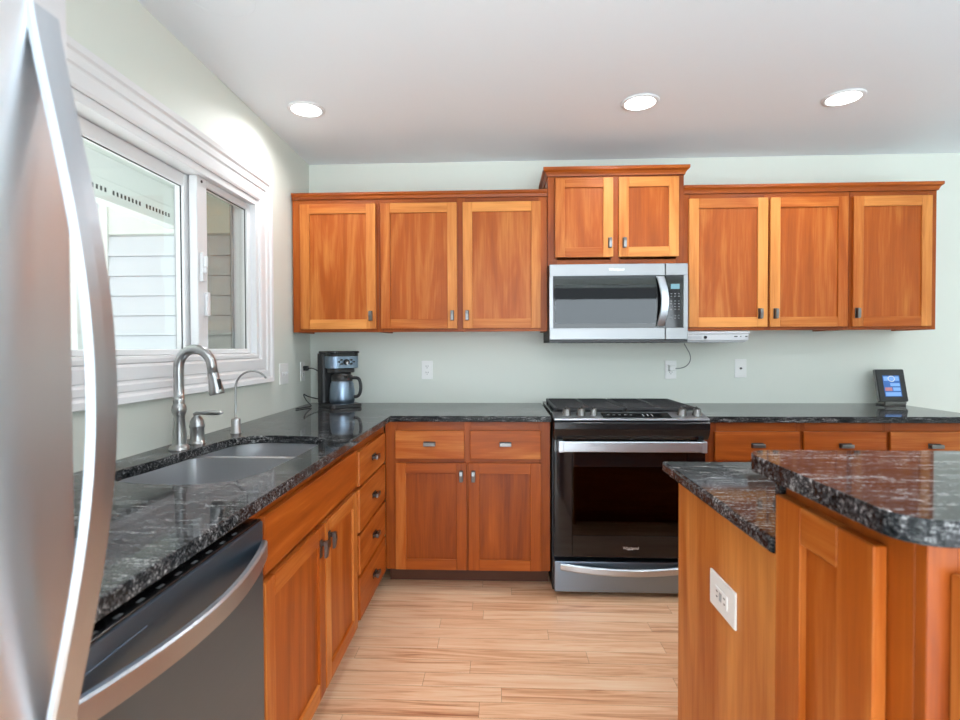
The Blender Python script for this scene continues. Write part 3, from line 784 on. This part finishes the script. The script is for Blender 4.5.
pa = [(.02, -.02, -.004), (.05, -.025, -.004), (.085, -.04, .01), (.105, -.05, .045), (.10, -.055, .085), (.075, -.06, .125), (.055, -.08, .1505)]
def smooth(pts, k=3):
    for _ in range(k):
        o = [pts[0]]
        for a, c in zip(pts, pts[1:]): o += [tuple(.75 * u + .25 * v for u, v in zip(a, c)), tuple(.25 * u + .75 * v for u, v in zip(a, c))]
        pts = o + [pts[-1]]
    return pts
b = MB(); b.tube(smooth(pa), .0028, 8); b.build('cord', 'cord_grey', t)

# ------------------------------------------------------------------ wall plates
def plate(name, label, loc, rz, wd=.070, ht=.115, kind='duplex', cat='outlet'):
    t = thing(name, label, cat, loc, rz)
    b = MB(); b.box(-wd / 2, wd / 2, -.006, -.0004, -ht / 2, ht / 2, bev=.0025, seg=2); p = b.build('cover_plate', 'plate', t)
    n = 2 if kind == 'switch' else 1
    for i in range(n):
        cx = (i - (n - 1) / 2) * .046
        if kind == 'duplex':
            for s_ in (-1, 1):
                b = MB(); b.prism([(x, z + s_ * .0195) for x, z in rrect(cx - .0165, cx + .0165, -.014, .014, .010)], -.0085, -.006, 'y'); r = b.build('receptacle', 'plate', t)
                b = MB()
                for q in (-.0065, .0065): b.box(cx + q - .0012, cx + q + .0012, -.0089, -.0084, s_ * .0195 + .001, s_ * .0195 + .009)
                b.lathe([(0, -.0089), (.0024, -.0089), (.0024, -.0084)], (cx, 0, s_ * .0195 - .006), 'y', 10); b.build('slots', 'black_slot', r)
        elif kind == 'switch':
            b = MB(); b.box(cx - .005, cx + .005, -.0075, -.006, -.012, .012); b.prism([(-.006, -.004), (-.018, .004), (-.018, .009), (-.006, .006)], cx - .004, cx + .004, 'x'); b.build('toggle', 'white', t)
        elif kind == 'jack':
            b = MB(); b.lathe([(0, -.012), (.006, -.012), (.007, -.006)], (cx, 0, 0), 'y', 16); b.build('jack', 'pewter', t)
        elif kind == 'gfci':
            b = MB(); b.box(cx - .0335, cx + .0335, -.0085, -.006, -.0165, .0165, bev=.001); r = b.build('receptacle', 'plate', t)
            b = MB()
            for s_ in (-1, 1):
                for q in (-.0065, .0065): b.box(cx + s_ * .021 - .004, cx + s_ * .021 + .004, -.009, -.0084, q - .0012, q + .0012)
            b.build('slots', 'black_slot', r)
            b = MB(); b.box(cx + .001, cx + .006, -.0095, -.0085, -.010, .010); b.box(cx - .006, cx - .001, -.0095, -.0085, -.010, .010); b.build('test_button', 'label_grey', r)
    return t
plate('outlet', 'white wall outlet between the coffee maker and the range', (.752, 0, 1.123), 0, kind='duplex')
plate('outlet', 'white wall outlet under the microwave with a plug in it', (2.276, 0, 1.122), 0, kind='duplex')
plate('jack_plate', 'white wall plate with a single round jack, right of the plugged outlet', (2.703, 0, 1.130), 0, kind='jack', cat='wall plate')
plate('switch_plate', 'white double switch plate beside the window', (0, -.432, 1.122), PI / 2, wd=.116, kind='switch', cat='switch')
plate('outlet', 'white wall outlet in the corner with the coffee maker cord', (0, -.150, 1.122), PI / 2, kind='duplex')

# ------------------------------------------------------------------ coffee maker
ca = .68
t = thing('coffee_maker', 'black and steel drip coffee maker in the counter corner', 'coffee maker', (.250, -.215, CZ1 + .0004), ca)
b = MB(); b.prism(rrect(-.098, .098, -.125, .115, .03), 0, .022, 'z', bev=.003); b.build('base', 'black', t)
b = MB(); b.prism(rrect(-.096, .096, .030, .113, .02), .0225, .318, 'z', bev=.002); b.build('reservoir', 'black', t)
b = MB(); b.prism(rrect(-.094, .094, -.105, .0295, .05), .232, .302, 'z', bev=.002); hd = b.build('brew_head', 'steel', t)
b = MB(); b.prism(rrect(-.098, .098, -.110, .113, .045), .3185, .332, 'z', bev=.004); b.prism(rrect(-.094, .094, -.106, .0295, .05), .3025, .3185, 'z'); b.build('lid', 'black_gloss', t)
b = MB(); b.prism(rrect(-.075, .075, -.085, .0295, .04), .206, .2315, 'z', bev=.003); b.build('filter_basket', 'black', t)
b = MB()
for (x, z, r) in ((.0, .268, .017), (-.03, .281, .006), (-.03, .258, .006), (.03, .281, .006), (.03, .258, .006), (-.046, .27, .005), (.046, .27, .005)):
    b.lathe([(0, -.117 + .0), (r, -.117), (r, -.1055)], (x, 0, z), 'y', 14)
b.build('buttons', 'black', hd)
b = MB(); b.lathe([(0, -.1195), (.011, -.1195), (.011, -.1172)], (0, 0, .268), 'y', 16); b.build('dial', 'nickel', hd)
# cord + plug (world coordinates turned into the maker's frame)
inv = Matrix.Rotation(-ca, 4, 'Z') @ Matrix.Translation((-.250, .215, -CZ1 - .0004))
P = lambda x, y, z: tuple(inv @ Vector((x, y, z)))
b = MB(); b.box(-.014, .014, -.013, .013, -.015, .015, bev=.004, seg=2)
o = b.build('plug', 'black', t, loc=P(.0245, -.150, 1.1415), rot=(0, 0, -ca))
pa = [P(.036, -.150, 1.140), P(.07, -.148, 1.142), P(.11, -.14, 1.115), P(.145, -.115, 1.06), P(.15, -.10, .99), P(.145, -.11, .94)]
b = MB(); b.tube(smooth(pa), .0032, 8); b.build('cord', 'cord', t)
pa = [P(.150, -.13, .945), P(.09, -.16, .955), P(.045, -.20, .975), P(.03, -.215, .992), P(.045, -.225, .96), P(.08, -.24, .93), P(.10, -.26, .9185), P(.07, -.33, .9185), P(.05, -.38, .9185)]
b = MB(); b.tube(smooth(pa), .0032, 8); b.build('cord', 'cord', t)
cv = Matrix.Translation((.250, -.215, CZ1)) @ Matrix.Rotation(ca, 4, 'Z') @ Vector((0, -.044, .0232))
t = thing('carafe', 'steel thermal carafe with black handle, standing in the coffee maker', 'carafe', tuple(cv), ca)
K = 1.08
b = MB(); b.lathe([(.060 * K, 0), (.066 * K, .004), (.068 * K, .03), (.067 * K, .08), (.062 * K, .115), (.057 * K, .130), (.056 * K, .132)], n=36); b.build('body', 'steel', t)
b = MB(); b.lathe([(.057 * K, .1325), (.058 * K, .150), (.056 * K, .166), (.040, .178), (0, .180)], n=32); b.prism([(-.018, -.05), (.018, -.05), (.0, -.078)], .150, .164, 'z'); b.build('lid', 'black', t)
ha = -.75
pa = [(q_ * math.cos(ha), q_ * math.sin(ha), z_) for q_, z_ in ((.055, .150), (.090, .153), (.108, .142), (.116, .10), (.110, .058), (.094, .040), (.069, .040))]
b = MB(); b.tube(smooth(pa, 2), .0095, 10); b.build('handle', 'black', t)

# ------------------------------------------------------------------ clock display on the right counter
t = thing('clock_display', 'black touchscreen clock display leaning on a silver stand, right counter end', 'display', (3.530, -.115, CZ1 + .0004), .05)
b = MB(); b.box(-.062, .062, -.035, .045, 0, .010, bev=.003); b.box(-.062, .062, -.036, -.022, .010, .022, bev=.002); b.build('stand', 'pewter_light', t)
tilt = -.22
def tp(name, mb, m, parent): return mb.build(name, m, parent, loc=(0, -.018, .022), rot=(tilt, 0, 0))
b = MB(); b.prism(rrect(-.087, .087, 0, .195, .006), .001, .014, 'y', bev=.002); tp('back_shell', b, 'pewter_light', t)
b = MB(); b.prism(rrect(-.083, .083, .004, .192, .005), -.006, .0005, 'y', bev=.001); sc = tp('bezel', b, 'black', t)
def scr(name, rects, m, y=-.0072):
    b = MB()
    for x0, x1, z0, z1 in rects: b.box(x0, x1, y, y + .0008, z0, z1)
    return b.build(name, m, sc)
scr('screen', [(-.050, .050, .030, .156)], 'screen_blue', -.0072)
scr('screen_panels', [(-.045, .045, .124, .150), (-.010, .045, .092, .110), (.003, .045, .064, .084), (-.045, .045, .034, .056)], 'screen_light', -.0080)
scr('screen_tile', [(-.045, -.003, .064, .084)], 'screen_red', -.0080)
b = MB(); b.tube([(.019 * math.cos(i * PI / 12), -.0086, .136 + .016 * math.sin(i * PI / 12)) for i in range(25)], .0022, 6, cap=False); b.build('clock_ring', 'plate', sc)

# ------------------------------------------------------------------ peninsula
PX = 1.735
t = thing('peninsula_cabinet', 'cherry peninsula cabinet with a plain end panel and outlet', 'cabinet', (PX, -2.384, 0))
b = MB(); b.box(0, .019, .020, .605, .001, BT, 'z', .74, .001); b.build('end_panel', 'wood', t)
b = MB(); b.box(.0195, 1.95, .002, .60, .104, BT, 'x', .5); b.box(.0195, 1.95, .03, .53, .001, .1035, 'x', .5); b.build('carcass', 'wood', t)
plate('outlet', 'white outlet on the peninsula end panel', (PX - .0002, -2.098, .676), -PI / 2, wd=.140, ht=.084, kind='gfci')
b = MB(); b.slab([(1.706, -1.715), (3.72, -1.715), (3.72, -2.364), (1.706, -2.364)], [], CZ0, CZ1)
tag(b.build('countertop', 'granite', bevel=.006, seg=3), 'lower dark granite countertop of the peninsula, beside the raised bar', 'countertop')
b = MB(); b.box(1.714, 3.72, -2.384, -2.3645, CZ0, 1.0388)
tag(b.build('backsplash', 'granite', bevel=.002), 'upright granite strip between the low counter and raised bar', 'backsplash')
BX = 1.7235
t = thing('bar_cabinet', 'tall cherry bar cabinet with panelled side under the raised granite bar', 'cabinet', (BX, -2.3848, 0))
b = MB(); b.box(0, .02, -.296, 0, .001, 1.0388, 'z', .45, .001); b.box(.0205, 1.98, -.296, -.001, .001, 1.0388, 'z', .45); b.build('carcass', 'wood', t)
# side door faces -x: built facing -y then turned
sd = bpy.data.objects.new('side_panel', None); COL.objects.link(sd); sd.parent = t; sd.rotation_euler = (0, 0, -PI / 2)
def side(t_):
    x0, x1, z0, z1, st, T = .001, .252, .06, 1.000, .078, .019
    b = MB()
    def rb(x0, x1, y0, y1, z0, z1, gr, tn):   # local door frame -> thing frame: (x,y) -> (y,-x)
        b.box(y0, y1, -x1, -x0, z0, z1, gr, tn, .0018)
    rb(x0, x0 + st, -T, -.0006, z0, z1, 'z', .58); rb(x1 - st, x1, -T, -.0006, z0, z1, 'z', .52)
    rb(x0 + st, x1 - st, -T, -.0006, z1 - st * .8, z1, 'y', .62); rb(x0 + st, x1 - st, -T, -.0006, z0, z0 + st, 'y', .5)
    d = b.build('door', 'wood', t_)
    b = MB(); b.box(-.008, -.002, -(x1 - st + .004), -(x0 + st - .004), z0 + st - .004, z1 - st * .8 + .004, 'z', .46); b.build('panel', 'wood', d)
bpy.data.objects.remove(sd)
side(t)
frame_y = -.2965
b = MB(); b.box(0, .036, frame_y - .019, frame_y, .001, 1.0388, 'z', .35, .001)
for k in range(3):
    xa = .036 + k * .55; b.box(xa, xa + .514, frame_y - .019, frame_y, .98, 1.0388, 'x', .4); b.box(xa, xa + .514, frame_y - .019, frame_y, .001, .08, 'x', .4); b.box(xa + .514, xa + .55, frame_y - .019, frame_y, .001, 1.0388, 'z', .4)
b.build('face_frame', 'wood', t)
for k in range(3):
    xa = .0265 + k * .55; door(t, xa, xa + .533, .07, .992, frame_y - .019, None)
b = MB()
ol = rrect(1.666, 3.76, -2.748, -2.337, .05, 8)
b.slab(ol, [], 1.0392, 1.07)
tag(b.build('bar_countertop', 'granite', bevel=.009, seg=4), 'raised dark granite bar top with a rounded near corner', 'countertop')

# ------------------------------------------------------------------ refrigerator
FX = .752
t = thing('refrigerator', 'stainless refrigerator with a long bowed handle at the near left', 'refrigerator', (.03, -3.547, 0))
b = MB(); b.box(0, .63, .0, .762, .02, 1.75, bev=.004); b.build('case', 'label_grey', t)
for xx in (.05, .58):
    for yy in (.05, .71): b = MB(); b.lathe([(.018, .0005), (.018, .0195)], (xx, yy, 0), 'z', 10); b.build('foot', 'black', t)
def fdoor(z0, z1, name):
    b = MB(); n = 24; pr = []
    for i in range(n + 1):
        s_ = i / n; y = s_ * .762; e_ = min(s_, 1 - s_); bulge = .020 * math.sin(PI * s_) ** .7
        pr.append((FX - .03 - .018 + bulge * .9, y))
    poly = [(.636, 0)] + [(.636, .762)] + pr[::-1]
    b.prism(poly, z0, z1, 'z', bev=0)
    o = b.build(name, 'fridge', t, bevel=.006, seg=3)
    for p in o.data.polygons: p.use_smooth = True
    md = o.modifiers.new('wn', 'WEIGHTED_NORMAL'); md.keep_sharp = True
    return o
fd = fdoor(.72, 1.765, 'door'); fz = fdoor(.06, .705, 'freezer_drawer')
path = []; n = 36
for i in range(n + 1):
    s_ = i / n; z = .825 + s_ * (1.612 - .825)
    path.append((FX - .03 - .012 + .058 * math.sin(PI * s_) ** 1.2, .7205, z))
def frm(i):
    a, c = Vector(path[max(i - 1, 0)]), Vector(path[min(i + 1, n)]); d = (c - a).normalized()
    return (Vector((d.z, 0, -d.x)), Vector((0, 1, 0)))
b = MB(); b.sweep(path, [(-.003, -.018), (.0025, -.018), (.005, -.0155), (.0055, 0), (.005, .0155), (.0025, .018), (-.003, .018)], frm)
hb = b.build('handle', 'handle_steel', fd)
path2 = [(FX - .03 - .004 + .06 * math.sin(PI * i / 20), .09 + .58 * i / 20, .64) for i in range(21)]
b = MB(); b.sweep(path2, [(-.012, -.018), (.012, -.018), (.012, .018), (-.012, .018)], lambda i: (Vector((1, 0, 0)), Vector((0, 0, 1)))); b.build('handle', 'handle_steel', fz)

# ------------------------------------------------------------------ ceiling fixtures
def downlight(label, x, y, group=None):
    t = thing('ceiling_light', label, 'light', (x, y, H), 0, group)
    b = MB(); b.lathe([(.070, -.0005), (.070, -.006), (.076, -.008), (.088, -.006), (.090, -.0005)], n=40); b.build('trim_ring', 'white', t)
    b = MB(); b.lathe([(0, -.003), (.0695, -.003), (.0695, -.0008)], n=40); b.build('diffuser', 'lamp', t)
    l = bpy.data.lights.new('lamp_light', 'AREA'); l.shape = 'DISK'; l.size = .13; l.energy = LAMP; l.color = (.97, .98, 1.0); l.spread = PI * .85
    o = bpy.data.objects.new('lamp_light', l); COL.objects.link(o); o.parent = t; o.location = (0, 0, -.009)
downlight('lit recessed ceiling light near the window corner', .270, -.779)
downlight('lit recessed ceiling light in front of the microwave', 1.884, -.772)
downlight('lit recessed ceiling light above the right-hand wall cabinets', 2.828, -.773)
for x, y in ((1.2, -2.6), (3.0, -2.6), (4.9, -2.6), (1.2, -4.6), (3.0, -4.6), (4.9, -4.6)):  # unseen downlights added to brighten the room
    downlight('added unseen ceiling light brightening the rest of the room', x, y, 'added fill lights out of view')
t = thing('ceiling_speaker', 'round white flush cover on the ceiling above the window, not lit', 'ceiling cover', (.285, -1.61, H))
b = MB(); b.lathe([(.100, -.0005), (.100, -.0012), (.107, -.0022), (.110, -.0012), (.110, -.0005)], n=44, smooth=False); b.build('ring', 'ceil', t)
b = MB(); b.lathe([(0, -.0011), (.0995, -.0011), (.0995, -.0004)], n=44, smooth=False); b.build('grille', 'ceil', t)
